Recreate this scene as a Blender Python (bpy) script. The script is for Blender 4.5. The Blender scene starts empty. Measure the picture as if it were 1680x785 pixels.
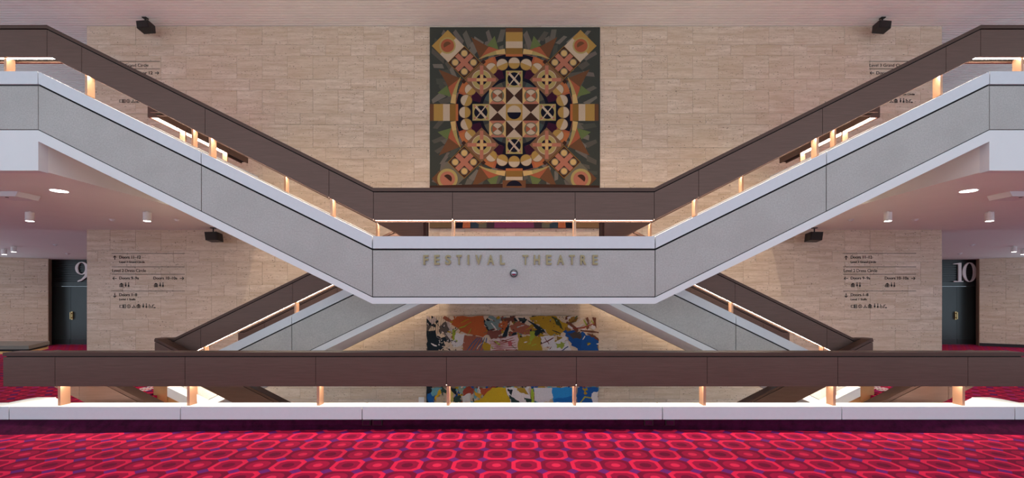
import bpy, math, random
from mathutils import Vector, Matrix
random.seed(7)
sc = bpy.context.scene
COL = sc.collection
# ------------------------------------------------------------------ camera
EYE = 1.62; F = 700.0; CX = 843.0; HY = 490.0
cd = bpy.data.cameras.new('camera'); cam = bpy.data.objects.new('camera', cd); COL.objects.link(cam)
cam.location = (0, 0, EYE); cam.rotation_euler = (math.pi/2, 0, 0)
cd.sensor_width = 36.0; cd.lens = 36.0*F/1680.0
cd.shift_x = (840-CX)/1680.0; cd.shift_y = (HY-392.5)/1680.0
cd.clip_start = 0.05; cd.clip_end = 200
sc.camera = cam
# ------------------------------------------------------------------ daylight from the open glazed side behind the camera
w = bpy.data.worlds.new('daylight'); sc.world = w; w.use_nodes = True
bg = w.node_tree.nodes['Background']; bg.inputs[0].default_value = (0.70, 0.85, 1.0, 1); bg.inputs[1].default_value = 1.2
sc.view_settings.view_transform = 'Standard'; sc.view_settings.look = 'None'
sc.view_settings.gamma = 1.0; sc.view_settings.use_curve_mapping = False
sc.view_settings.exposure = 0.3
LED_STRENGTH = 34.0; LED_COL = (1.0, 0.84, 0.66)
SPOT_W = 100.0
# ------------------------------------------------------------------ material helpers
def srgb(r, g, b):
    f = lambda c: (c/255/12.92) if c/255 <= .04045 else ((c/255+.055)/1.055)**2.4
    return (f(r), f(g), f(b), 1)
class NT:
    def __init__(s, name):
        s.m = bpy.data.materials.new(name); s.m.use_nodes = True; s.t = s.m.node_tree; s.n = s.t.nodes; s.l = s.t.links
        s.b = s.n['Principled BSDF']
    def add(s, kind, **kw):
        nd = s.n.new(kind)
        for k, v in kw.items(): setattr(nd, k, v)
        return nd
    def put(s, sock, v):
        if isinstance(v, bpy.types.NodeSocket): s.l.new(v, sock)
        elif v is not None: sock.default_value = v
    def math(s, op, a, b=None, c=None):
        nd = s.add('ShaderNodeMath', operation=op)
        s.put(nd.inputs[0], a); s.put(nd.inputs[1], b); s.put(nd.inputs[2], c)
        return nd.outputs[0]
    def mix(s, f, a, b, blend='MIX'):
        nd = s.add('ShaderNodeMix', data_type='RGBA', blend_type=blend)
        s.put(nd.inputs[0], f); s.put(nd.inputs[6], a); s.put(nd.inputs[7], b)
        return nd.outputs[2]
    def pos(s): return s.add('ShaderNodeNewGeometry').outputs['Position']
    def vmul(s, v, k):
        nd = s.add('ShaderNodeVectorMath', operation='MULTIPLY'); s.put(nd.inputs[0], v); nd.inputs[1].default_value = k
        return nd.outputs[0]
    def vadd(s, a, b):
        nd = s.add('ShaderNodeVectorMath', operation='ADD'); s.put(nd.inputs[0], a); s.put(nd.inputs[1], b)
        return nd.outputs[0]
    def noise(s, v, scale, detail=4, rough=.55):
        nd = s.add('ShaderNodeTexNoise'); s.put(nd.inputs['Vector'], v)
        nd.inputs['Scale'].default_value = scale; nd.inputs['Detail'].default_value = detail; nd.inputs['Roughness'].default_value = rough
        return nd.outputs['Fac']
    def ramp(s, f, lo, hi):
        nd = s.add('ShaderNodeMapRange'); s.put(nd.inputs[0], f); nd.inputs[1].default_value = lo; nd.inputs[2].default_value = hi
        return nd.outputs[0]
    def bump(s, h, strength, dist):
        nd = s.add('ShaderNodeBump'); s.put(nd.inputs['Height'], h); nd.inputs['Strength'].default_value = strength; nd.inputs['Distance'].default_value = dist
        s.l.new(nd.outputs[0], s.b.inputs['Normal'])
    def fin(s, col=None, rough=.6, metal=0.0, spec=.5):
        s.put(s.b.inputs['Base Color'], col); s.put(s.b.inputs['Roughness'], rough); s.put(s.b.inputs['Metallic'], metal)
        s.b.inputs['Specular IOR Level'].default_value = spec
        return s.m
def plain(name, rgb, rough=.6, metal=0.0, spec=.5, var=.06, scale=6):
    t = NT(name); n = t.noise(t.pos(), scale, 3)
    c = srgb(*rgb); d = tuple(x*(1-2*var) for x in c[:3])+(1,)
    return t.fin(t.mix(n, d, tuple(min(1, x*(1+2*var)) for x in c[:3])+(1,)), rough, metal, spec)
def emit(name, rgb, strength):
    t = NT(name); t.b.inputs['Base Color'].default_value = tuple(rgb)+(1,)
    t.b.inputs['Emission Color'].default_value = tuple(rgb)+(1,); t.b.inputs['Emission Strength'].default_value = strength
    return t.m
def travertine(name, attr):
    t = NT(name)
    if attr: r = t.add('ShaderNodeAttribute', attribute_name='tint').outputs['Fac']
    else: r = t.add('ShaderNodeObjectInfo').outputs['Random']
    cb = t.add('ShaderNodeCombineXYZ'); t.put(cb.inputs[0], t.math('MULTIPLY', r, 37.0)); t.put(cb.inputs[2], t.math('MULTIPLY', r, 91.0))
    p = t.vadd(t.pos(), cb.outputs[0])
    band = t.noise(t.vmul(p, (.8, .8, 9.0)), 1.5, 6, .62); fine = t.noise(t.vmul(p, (1, 1, 4)), 9, 5, .7)
    c = t.mix(t.ramp(band, .34, .66), srgb(196, 172, 146), srgb(226, 208, 188))
    c = t.mix(t.math('MULTIPLY', t.ramp(fine, .45, .72), .55), c, srgb(178, 150, 122))
    c = t.mix(t.math('MULTIPLY', r, .42), c, srgb(203, 180, 152))
    streak = t.ramp(t.noise(t.vmul(p, (.6, .6, 16)), 1.7, 4, .7), .60, .70)
    c = t.mix(t.math('MULTIPLY', streak, .35), c, srgb(150, 118, 90))
    holes = t.noise(t.vmul(p, (1, 1, 2.2)), 21, 2, .5)
    where = t.noise(t.vmul(p, (1, 1, 4)), 2.3, 3)
    pit = t.math('MULTIPLY', t.ramp(holes, .63, .67), t.ramp(where, .46, .56))
    c4 = t.mix(t.math('MULTIPLY', pit, .8), c, srgb(82, 62, 48))
    t.bump(t.math('SUBTRACT', t.math('MULTIPLY', fine, .2), pit), .35, .004)
    return t.fin(c4, .38, 0, .4)
M = {}
M['stone'] = travertine('travertine_tile', False); M['stone_attr'] = travertine('travertine_field', True)
M['joint'] = plain('stone_joint', (178, 152, 126), .9)
def concrete():
    t = NT('concrete'); p = t.pos()
    a = t.noise(p, 55, 4, .7); b = t.noise(p, 2.2, 4)
    c = t.mix(t.ramp(a, .32, .68), srgb(162, 160, 156), srgb(184, 182, 178))
    c = t.mix(t.math('MULTIPLY', t.ramp(b, .4, .7), .35), c, srgb(156, 153, 148))
    t.bump(a, .15, .003); return t.fin(c, .85, 0, .25)
M['concrete'] = concrete()
M['ledge'] = plain('white_precast_ledge', (204, 207, 211), .55, 0, .35, .02, 20)
M['plaster'] = plain('white_plaster', (218, 219, 219), .8, 0, .2, .015, 3)
M['ceil'] = plain('ceiling_plaster', (230, 231, 226), .85, 0, .2, .015, 2)
def bronze():
    t = NT('brown_bronze'); p = t.vmul(t.pos(), (1.2, 1.2, 22))
    n = t.noise(p, 3, 5, .6); n2 = t.noise(t.pos(), 1.3, 3)
    c = t.mix(t.ramp(n, .3, .7), srgb(92, 70, 61), srgb(105, 80, 71))
    c = t.mix(t.math('MULTIPLY', n2, .25), c, srgb(82, 61, 54))
    return t.fin(c, t.math('MULTIPLY_ADD', n, .15, .36), .55, .4)
M['bronze'] = bronze()
M['bronze_cap'] = plain('dark_bronze_cap', (80, 58, 50), .42, .55, .4, .05, 4)
M['gap'] = plain('shadow_gap', (22, 18, 17), .9)
M['led'] = emit('led_strip', LED_COL, LED_STRENGTH)
M['lamp'] = emit('lamp_glow', (1.0, .93, .84), 14)
M['post'] = plain('copper_post', (190, 146, 118), .4, .5, .5, .04, 5)
M['gold'] = plain('led_lit_bronze', (176, 136, 92), .4, .5)  # bronze with the LED strips' warm light put into its colour
M['black'] = plain('black_plastic', (14, 14, 18), .35, 0, .5)
M['ink'] = plain('black_sign_paint', (40, 33, 30), .7)
M['letter'] = plain('aged_brass', (142, 124, 92), .4, .7)
M['white'] = plain('white_paint', (232, 230, 226), .5)
M['darkdoor'] = plain('black_green_door', (40, 46, 45), .35, .1, .5, .1, 3)
M['doorframe'] = plain('black_door_frame', (24, 27, 27), .4)
M['brass'] = plain('brass_handle', (190, 160, 110), .3, .8)
M['numeral'] = plain('pale_numeral', (236, 226, 222), .5)
M['skirt'] = plain('dark_skirting', (26, 14, 18), .6)
M['slat'] = plain('ceiling_slat', (246, 243, 232), .5, .0, .4, .03, 3)
M['slatgap'] = plain('slat_gap', (40, 38, 37), .8)
M['step'] = plain('stone_step', (205, 190, 172), .7, 0, .3, .04, 12)
M['woodedge'] = plain('gold_timber_edge', (196, 150, 84), .4)
M['counter'] = plain('grey_counter_top', (92, 86, 74), .3)
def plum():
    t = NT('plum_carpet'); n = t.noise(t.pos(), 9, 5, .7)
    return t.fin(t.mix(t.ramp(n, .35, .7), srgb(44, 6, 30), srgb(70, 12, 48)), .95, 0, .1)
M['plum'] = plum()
def carpet():
    t = NT('patterned_carpet'); C = .289
    sp = t.add('ShaderNodeSeparateXYZ'); t.l.new(t.pos(), sp.inputs[0])
    wob = t.math('MULTIPLY', t.math('SUBTRACT', t.noise(t.pos(), 60, 2), .5), .006)
    u = t.math('DIVIDE', t.math('ADD', t.math('SUBTRACT', sp.outputs[0], .121), wob), C)
    v = t.math('DIVIDE', t.math('ADD', t.math('SUBTRACT', sp.outputs[1], 4.140), wob), C)
    iu = t.math('ROUND', u); iv = t.math('ROUND', v)
    a = t.math('ABSOLUTE', t.math('SUBTRACT', u, iu)); b = t.math('ABSOLUTE', t.math('SUBTRACT', v, iv))
    m = t.math('MAXIMUM', t.math('MAXIMUM', a, b), t.math('MULTIPLY', t.math('ADD', a, b), .633))
    r = t.math('SQRT', t.math('ADD', t.math('MULTIPLY', a, a), t.math('MULTIPLY', b, b)))
    odd = t.math('GREATER_THAN', t.math('PINGPONG', t.math('ADD', iu, iv), 1.0), .5)
    lt = lambda x, k: t.math('LESS_THAN', x, k)
    fuzz = t.math('MULTIPLY', t.math('SUBTRACT', t.noise(t.pos(), 170, 2), .5), .06)
    r2 = t.math('ADD', r, fuzz)
    bright = srgb(216, 32, 76); mid = srgb(146, 14, 58); core = srgb(108, 10, 48); purple = srgb(104, 34, 112)
    A = t.mix(lt(m, .36), bright, mid); A = t.mix(lt(r2, .19), A, core)
    m3 = t.math('MAXIMUM', t.math('MULTIPLY', r, .95), t.math('MULTIPLY', m, .98))
    B = t.mix(lt(m3, .35), srgb(116, 10, 50), srgb(156, 16, 60)); B = t.mix(lt(r2, .15), B, srgb(214, 38, 80))
    c = t.mix(odd, A, B); c = t.mix(t.math('GREATER_THAN', m, .5), c, purple)
    n = t.noise(t.pos(), 220, 2)
    c = t.mix(t.math('MULTIPLY', t.ramp(n, .3, .7), .18), c, srgb(90, 8, 40))
    t.bump(n, .3, .004)
    return t.fin(c, .95, 0, .1)
M['carpet'] = carpet()
def attr_mat(name, rough, weave):
    t = NT(name); c = t.add('ShaderNodeAttribute', attribute_name='paint').outputs['Color']
    n = t.noise(t.vmul(t.pos(), (1, 1, 1.6)), weave, 3, .7)
    c2 = t.mix(t.math('MULTIPLY', t.ramp(n, .3, .7), .22), c, (.02, .017, .015, 1))
    t.bump(n, .3, .004)
    return t.fin(c2, rough, 0, .15)
M['weave'] = attr_mat('tapestry_weave', .95, 90); M['paint'] = attr_mat('oil_paint', .5, 35)
# ------------------------------------------------------------------ geometry helpers
def raw(name, verts, faces, mat, parent=None):
    me = bpy.data.meshes.new(name); me.from_pydata(verts, [], faces); me.materials.append(mat)
    o = bpy.data.objects.new(name, me); COL.objects.link(o); o.parent = parent
    return o
class MB:
    def __init__(s): s.v = []; s.f = []; s.c = []
    def box(s, x0, x1, y0, y1, z0, z1, c=None):
        i = len(s.v)
        s.v += [(x0,y0,z0),(x1,y0,z0),(x1,y1,z0),(x0,y1,z0),(x0,y0,z1),(x1,y0,z1),(x1,y1,z1),(x0,y1,z1)]
        s.f += [tuple(i+k for k in q) for q in ((0,3,2,1),(4,5,6,7),(0,1,5,4),(1,2,6,5),(2,3,7,6),(3,0,4,7))]
        s.c += [c]*6; return s
    def prism(s, pts, a, b, axis='y'):
        """polygon pts extruded between a and b; axis y: pts are (x,z); axis x: pts are (y,z); axis z: pts are (x,y)"""
        n = len(pts); i = len(s.v)
        ar = sum(pts[k][0]*pts[(k+1) % n][1]-pts[(k+1) % n][0]*pts[k][1] for k in range(n))
        if (ar < 0): pts = pts[::-1]
        put = {'y': lambda p, t: (p[0], t, p[1]), 'x': lambda p, t: (t, p[0], p[1]), 'z': lambda p, t: (p[0], p[1], t)}[axis]
        s.v += [put(p, a) for p in pts]+[put(p, b) for p in pts]
        fl = axis == 'y'
        A = tuple(range(i, i+n)); B = tuple(range(i+2*n-1, i+n-1, -1))
        s.f += [A, B] if fl else [A[::-1], B[::-1]]
        for k in range(n):
            q = (i+k, i+(k+1) % n, i+n+(k+1) % n, i+n+k)
            s.f.append(q[::-1] if fl else q)
        return s
    def cyl(s, c, r, h, axis='z', n=20, r2=None):
        r2 = r if r2 is None else r2; i = len(s.v)
        ring = [(math.cos(2*math.pi*k/n), math.sin(2*math.pi*k/n)) for k in range(n)]
        def pt(u, v, t): return {'z': (c[0]+u, c[1]+v, c[2]+t), 'y': (c[0]+u, c[1]+t, c[2]+v), 'x': (c[0]+t, c[1]+u, c[2]+v)}[axis]
        s.v += [pt(r*a, r*b, 0) for a, b in ring]+[pt(r2*a, r2*b, h) for a, b in ring]
        s.f += [tuple(range(i+n-1, i-1, -1)), tuple(range(i+n, i+2*n))]
        s.f += [(i+k, i+(k+1) % n, i+n+(k+1) % n, i+n+k) for k in range(n)]
        return s
    def build(s, name, mat, parent=None): return raw(name, s.v, s.f, mat, parent)
def empty(name, loc=(0, 0, 0)):
    o = bpy.data.objects.new(name, None); COL.objects.link(o); o.location = loc; o.empty_display_size = .1
    return o
def tag(o, label, cat, group=None, kind=None):
    o['label'] = label; o['category'] = cat
    if group: o['group'] = group
    if kind: o['kind'] = kind
    return o
def struct(o, label, cat): return tag(o, label, cat, None, 'structure')
def thing(name, label, cat, loc=(0, 0, 0), group=None): return tag(empty(name, loc), label, cat, group)
def lerp(line, x):
    line = sorted(line)
    if x <= line[0][0]: return line[0][1]
    for (xa, za), (xb, zb) in zip(line, line[1:]):
        if x <= xb: return za+(zb-za)*(x-xa)/(xb-xa) if xb > xa else zb
    return line[-1][1]
def band(x0, x1, top, bot):
    """closed xz polygon between two polylines"""
    lo, hi = min(x0, x1), max(x0, x1)
    tx = [lo]+[x for x, _ in sorted(top) if lo+1e-4 < x < hi-1e-4]+[hi]
    bx = [lo]+[x for x, _ in sorted(bot) if lo+1e-4 < x < hi-1e-4]+[hi]
    return [(x, lerp(bot, x)) for x in bx]+[(x, lerp(top, x)) for x in reversed(tx)]
def off(line, d): return [(x, z+d) for x, z in line]
def flip(line, s): return [(x*s, z) for x, z in line]
def up(line, d): return off(line, d)
# depth planes and storey heights (metres)
YF = 5.486; SF = 127.6; YN = 5.2; YI = 7.16; YR = 7.36; YRF = 9.28; YW = 10.29; SW = F/YW
ST = 4.25; HALF = ST/2; EDGE = 6.12
X = lambda px: px/SF
Z = lambda py: EYE+(HY-py)/SF
def wx(px): return (px-CX)/SW
def wz(py): return EYE+(HY-py)/SW
SIDE = {-1: 'door nine', 1: 'door ten'}
# ================================================================== SETTING
GX = 17.6; YB = -2.2; YE = 20.0; HC = 8.19
fl = MB()
fl.box(-GX, GX, YB, YN+.1, -.4, 0)
for s in (-1, 1):
    a, b = sorted((s*EDGE, s*GX)); fl.box(a, b, YN+.1, YE, -.4, 0); fl.box(*sorted((s*5.96, s*EDGE)), YF+.215, YI-.03, -.15, 0)
struct(fl.build('floor', M['carpet']), 'crimson carpet with octagon pattern on the foyer floor', 'floor')
struct(MB().box(-GX, GX, YN, YW, -4.45, -4.25).build('floor_lower', M['carpet']), 'carpeted floor of the storey below at the bottom of the stairwell', 'floor')
# upper slab, its plaster underside stepping down towards the doors
for s in (-1, 1):
    n = 'left' if s < 0 else 'right'
    root = struct(empty('floor_upper_'+n), 'upper gallery floor slab with white fascia on the %s side' % SIDE[s], 'floor')
    a, b = sorted((s*EDGE, s*GX))
    MB().prism([(YF+.12, 3.275), (YW, 3.275), (14.0, 2.97), (YE, 2.97), (YE, ST-.02), (YF+.12, ST-.02)], a, b, 'x').build('slab', M['ceil'], root)
    MB().box(a, b, YF+.2, YE, ST-.02, ST).build('carpet', M['carpet'], root)
    MB().box(*sorted((s*EDGE, s*14)), YF+.005, YF+.12, Z(280), Z(213.5)).build('fascia', M['plaster'], root)
    MB().box(*sorted((s*(EDGE+.004), s*14)), YF+.004, YF+.19, Z(212), Z(141)).build('concrete_panel', M['concrete'], root)
    MB().box(*sorted((s*EDGE, s*14)), YF+.03, YF+.17, Z(215), Z(130)).build('backing', M['gap'], root)
    MB().box(*sorted((s*(EDGE+.004), s*14)), YF, YF+.21, Z(138), Z(117)).build('ledge', M['ledge'], root)
    MB().box(*sorted((s*EDGE, s*(EDGE+.22))), YI+.12, 10.2, ST, Z(117)).build('ledge', M['ledge'], root)
# slatted top ceiling
root = struct(empty('ceiling'), 'high ceiling lined with narrow pale slats', 'ceiling')
MB().box(-GX, GX, YB, YE, HC+.075, HC+.2).build('backing', M['slatgap'], root)
sl = MB(); y = YB
while y < YE:
    sl.box(-GX, GX, y, y+.058, HC, HC+.045); y += .088
o = sl.build('slats', M['slat'], root); o['kind'] = 'stuff'
# enclosing walls
for s, n in ((-1, 1), (1, 2)):
    wn = struct(empty('window_%d' % n), 'glazed end of the foyer with dark mullions past %s' % SIDE[s], 'window')
    for k in range(7): MB().box(*sorted((s*GX, s*(GX-.12))), YB+2.3*k, YB+2.3*k+.06, 0, HC).build('mullion', M['doorframe'], wn)
    for zz in (0, 2.9, 5.6): MB().box(*sorted((s*GX, s*(GX-.08))), YB, 12.5, zz, zz+.06).build('transom', M['doorframe'], wn)
struct(MB().box(-GX, GX, YE, YE+.3, -.4, HC).build('wall_rear', M['plaster']), 'plain wall far behind the travertine wall', 'wall')
# ---------------- travertine wall
WXL, WXR = wx(142.5), wx(1545.5)
wall = struct(MB().box(WXL, WXR, YW+.018, YW+.4, -4.25, HC).build('wall_back', M['joint']), 'tall travertine tile wall behind the crossing stairs', 'wall')
TW = 41.55/SW
PAIR = 56.4/SW; TALL = 38.1/SW
tiles = []
ztop = wz(91.6)
rows = [(HC, wz(73.6), True), (wz(73.6), wz(91.6), False)]
z = ztop
while z > -4.2:
    rows.append((z, z-TALL, True)); rows.append((z-TALL, z-PAIR, False)); z -= PAIR
for zt, zb, tall in rows:
    x = wx(430.2)+(0 if tall else TW/2); x -= math.ceil((x-WXL)/TW)*TW
    while x < WXR-.01:
        tiles.append((max(x, WXL), min(x+TW, WXR), max(zb, -4.25), min(zt, HC), tall)); x += TW
def seen(t):
    xm = (t[0]+t[1])/2; zm = (t[2]+t[3])/2; py = HY-(zm-EYE)*SW; px = CX+xm*SW
    if 700 < px < 986 and (46 < py < 374 or 520 < py): return 0
    if py > 575: return 0
    ax = abs(px-CX)
    if ax < 232: return 1 if py < 300 or 500 < py else 0
    t0 = 40+(768-ax)*.5-2
    if py < t0: return 1
    if py > 499-(ax-232)*.488+4 and py > 380: return 1
    return 0
order = sorted(range(len(tiles)), key=lambda i: -(seen(tiles[i])*10+(tiles[i][1]-tiles[i][0])*(tiles[i][3]-tiles[i][2])))
single = set(order[:300])
meshes = {}
G = .0019
rest = MB(); rt = []
for i, (x0, x1, z0, z1, tall) in enumerate(tiles):
    dy = random.uniform(-.002, .002)
    if i in single:
        key = (round(x1-x0, 3), round(z1-z0, 3))
        if key not in meshes:
            b = MB().box(-(x1-x0)/2+G, (x1-x0)/2-G, 0, .02, -(z1-z0)/2+G, (z1-z0)/2-G)
            me = bpy.data.meshes.new('tile'); me.from_pydata(b.v, [], b.f); me.materials.append(M['stone']); meshes[key] = me
        o = bpy.data.objects.new('tile', meshes[key]); COL.objects.link(o); o.location = ((x0+x1)/2, YW+dy, (z0+z1)/2); o.parent = wall
    else:
        rest.box(x0+G, x1-G, YW+dy, YW+dy+.02, z0+G, z1-G); rt += [random.random()]*6
o = rest.build('tile_field', M['stone_attr'], wall); o['kind'] = 'stuff'
at = o.data.attributes.new('tint', 'FLOAT', 'FACE'); at.data.foreach_set('value', rt)
# ---------------- door walls beyond the ends of the travertine wall
def tiled(parent, origin, ux, uy, width, z0, z1, tw=TW, rowsz=(TALL, PAIR-TALL)):
    """tiles on a vertical plane starting at origin and running along (ux,uy)"""
    ang = math.atan2(uy, ux); zz = z1; k = 0; cache = {}
    while zz > z0+.01:
        h = min(rowsz[k % 2], zz-z0); u = -(tw/2 if k % 2 else 0)
        while u < width-.01:
            a, b = max(u, 0), min(u+tw, width)
            if b-a > .02:
                key = (round(b-a, 3), round(h, 3))
                if key not in cache:
                    q = MB().box(-(b-a)/2+G, (b-a)/2-G, 0, .02, -h/2+G, h/2-G)
                    me = bpy.data.meshes.new('tile'); me.from_pydata(q.v, [], q.f); me.materials.append(M['stone']); cache[key] = me
                o = bpy.data.objects.new('tile', cache[key]); COL.objects.link(o); o.parent = parent
                m = (a+b)/2; o.location = (origin[0]+ux*m, origin[1]+uy*m, zz-h/2); o.rotation_euler = (0, 0, ang)
            u += tw
        zz -= h; k += 1
for s, n in ((-1, 'left'), (1, 'right')):
    CZ = 2.97; YD = 14.84
    xi = s*15.87; p0 = Vector((xi, 14.54)); p1 = Vector((s*16.85, 13.9))
    L = (p1-p0).length; d = (p1-p0)/L
    # backing slab behind tiles (left plane runs right->left, so order endpoints left to right)
    a, b = (p1, p0) if s < 0 else (p0, p1); dd = (b-a)/L; nrm = Vector((-dd.y, dd.x))
    wl = MB().prism([tuple(a+nrm*.019), tuple(b+nrm*.019), tuple(b+nrm*.35), tuple(a+nrm*.35)], 0, CZ+.02, 'z').build('wall_foyer_'+n, M['joint'])
    struct(wl, 'short angled travertine wall next to %s' % SIDE[s], 'wall')
    tiled(wl, a, dd.x, dd.y, L, .1, CZ)
    bb = MB().prism([tuple(a-nrm*.012), tuple(b-nrm*.012), tuple(b+nrm*.02), tuple(a+nrm*.02)], 0, .1, 'z').build('baseboard_'+n, M['skirt'])
    struct(bb, 'dark skirting under the angled wall next to %s' % SIDE[s], 'baseboard')
    # outer wall continuing after a dark corner trim
    q0 = p1; q1 = Vector((s*17.5, 13.72))
    tr = MB().box(*sorted((q0.x-s*.0, q0.x+s*.07)), q0.y-.03, q0.y+.1, 0, CZ+.2).build('trim_%d' % (1 if s < 0 else 2), M['doorframe'])
    struct(tr, 'dark vertical corner trim on the wall beyond %s' % SIDE[s], 'trim')
    ow = MB().prism([(q0.x+s*.07, q0.y), (q1.x, q1.y), (q1.x, q1.y+.3), (q0.x+s*.07, q0.y+.3)], 0, CZ+.3, 'z').build('wall_outer_'+n, M['plaster'])
    struct(ow, 'pale wall beyond the dark trim past %s' % SIDE[s], 'wall')
    # inner side: wall from door towards behind the main wall
    iw = MB().box(*sorted((s*14.66, s*9.5)), YD, YD+.3, 0, CZ+.3).build('wall_inner_'+n, M['stone_attr'])
    struct(iw, 'stone wall behind the main wall on the inner side of %s' % SIDE[s], 'wall')
    rv = MB().prism([(s*15.87, 14.56), (s*15.93, 14.52), (s*16.5, 15.3), (s*16.22, 15.3), (s*16.22, 14.8)], 0, CZ+.3, 'z').build('wall_reveal_'+n, M['joint'])
    struct(rv, 'narrow stone reveal between %s and the angled wall' % SIDE[s], 'wall')
    # door: frame, two leaves, slatted transom, numeral
    dn = struct(empty('door_%d' % (1 if s < 0 else 2), (s*15.1, YD, 0)), 'black-green double door numbered %s' % ('9' if s < 0 else '10'), 'door')
    xo, xin = 16.20, 14.66
    def bx(name, u0, u1, y0, y1, z0, z1, mat, par=dn):
        o = MB().box(*sorted((s*u0-s*15.1, s*u1-s*15.1)), y0-YD, y1-YD, z0, z1).build(name, mat, par); return o
    bx('door_frame', xo, xo-.06, YD-.06, YD+.2, 0, CZ, M['doorframe']); bx('door_frame', xin, xin+.06, YD-.06, YD+.2, 0, CZ, M['doorframe'])
    bx('transom_rail', xo-.06, xin+.06, YD-.02, YD+.1, 2.04, 2.19, M['darkdoor'])
    tp = bx('transom_panel', xo-.06, xin+.06, YD+.03, YD+.1, 2.19, CZ, M['doorframe'])
    for k in range(9):
        zz = 2.22+k*.08; bx('slat', xo-.06, xin+.06, YD+.0, YD+.035, zz, zz+.055, M['doorframe'], dn)
    mid = 15.43
    for u0, u1 in ((xo-.065, mid+.004), (mid-.004, xin+.065)):
        lf = bx('leaf', u0, u1, YD+.02, YD+.08, .02, 2.035, M['darkdoor'])
        o = bx('kick_plate', u0-.02*1, u1+.02, YD+.012, YD+.021, .03, .2, M['doorframe'], lf)
    hd = MB(); hx = s*(mid-.06)-s*15.1
    hd.box(hx-.03, hx+.03, -.005, .022, .88, 1.16); hd.box(hx-.014, hx+.014, -.06, -.035, .9, 1.14)
    hd.box(hx-.012, hx+.012, -.05, .0, .93, .96); hd.box(hx-.012, hx+.012, -.05, .0, 1.08, 1.11)
    hd.build('handle', M['brass'], dn)
# ================================================================== STAIRS
PROF = dict(ledge=(0, -.157), conc=(-.181, -.760), strip=(-.772, -.885))
def add_string(root, s, x0, x1, led, y0, conc_bot=None, strip_bot=None, splits=(), depth=.2):
    """sloped edge beam: white ledge over recessed joint, concrete panels, white lower strip"""
    cb = conc_bot or off(led, PROF['conc'][1]); sb = strip_bot or off(led, PROF['strip'][1])
    xs = [x0]+sorted(splits, key=lambda q: abs(q-x0))+[x1]
    g = .006
    for a, b in zip(xs, xs[1:]):
        sg = 1 if b > a else -1
        MB().prism(flip(band(a+sg*g, b-sg*g, led, off(led, -.157)), s), y0, y0+depth+.01).build('ledge', M['ledge'], root)
        MB().prism(flip(band(a+sg*g, b-sg*g, off(led, -.181), cb), s), y0+.004, y0+depth-.01).build('concrete_panel', M['concrete'], root)
    MB().prism(flip(band(x0, x1, off(led, -.08), off(cb, -.03)), s), y0+.03, y0+depth-.03).build('backing', M['gap'], root)
    MB().prism(flip(band(x0, x1, off(cb, -.012), sb), s), y0+.005, y0+depth).build('lower_strip', M['plaster'], root)
def flight(label, s, xl, zl, xh, zh, y0, y1, led, conc_bot=None, strip_bot=None, splits=(), inner=None):
    """xl: x of lower nosing, xh: x of upper nosing (unmirrored, negative = outwards); straight run of 13 risers"""
    root = thing('stair_flight', label, 'stairs', (s*(xl+xh)/2, (y0+y1)/2, min(zl, zh)))
    kids = []
    class R: pass
    before = set(COL.objects)
    n = 13; rise = (zh-zl)/n; run = (xh-xl)/(n-1)
    add_string(root, s, xl, xh, led, y0, conc_bot, strip_bot, splits)
    sb = strip_bot or off(led, PROF['strip'][1])
    body_top = [(xl, zl-.01), (xh, zh-rise-.01)]
    MB().prism(flip(band(xl, xh, body_top, sb), s), y0+.2, y1-.2).build('soffit_slab', M['plaster'], root)
    xi_ = inner or xh
    MB().prism(flip(band(xl, xi_, off(led, -.157), sb), s), y1-.2, y1-.01).build('inner_string', M['gold'] if zl < 0 else M['concrete'], root)
    MB().prism(flip(band(xl, xi_, led, off(led, -.157)), s), y1-.21, y1).build('ledge', M['ledge'], root)
    me = None
    for i in range(1, n):
        x = xl+run*(i-.5)
        if me is None:
            q = MB().box(-abs(run)/2-.01, abs(run)/2+.01, y0+.211, y1-.211, -abs(rise)-.012, 0)
            me = bpy.data.meshes.new('step'); me.from_pydata(q.v, [], q.f); me.materials.append(M['step'])
        o = bpy.data.objects.new('step', me); COL.objects.link(o); o.location = (s*x, 0, zl+rise*i-.001*(i % 2)); o.parent = root
    # children were built in world space: cancel the parent offset
    mi = Matrix.Translation(-Vector(root.location))
    for o in set(COL.objects)-before: o.matrix_parent_inverse = mi
    return root
K3, K1 = -EDGE, -X(232)
LED_U = [(K3, Z(117)), (K1, Z(388))]
CB_U = [(K3, Z(212)), (K1, Z(487))]; SB_U = [(K3, Z(232)), (K1, Z(499))]
YI1 = YI+.19
for s in (-1, 1):
    flip_s = -s
    for dz, which in ((0, 'front flight from the lettered landing up to the gallery, %s side'), (-ST, 'flight going down from the foyer carpet behind the near balustrade, %s side')):
        flight(which % SIDE[s], flip_s, K1, HALF+dz, K3, ST+dz, YF, YI1, up(LED_U, dz), up(CB_U, dz), up(SB_U, dz), splits=(-X(513),), inner=-5.8 if dz else None)
    RK0, RK1 = -5.97, -1.60
    led = [(RK0, .293), (RK1, .293+HALF)]
    rf = flight('rear flight from the foyer carpet up to the lettered landing, %s side' % SIDE[s], flip_s, RK0, 0, RK1, HALF, YR-.01, YRF+.21, led, splits=(-(843-481)/94.6,))
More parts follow.
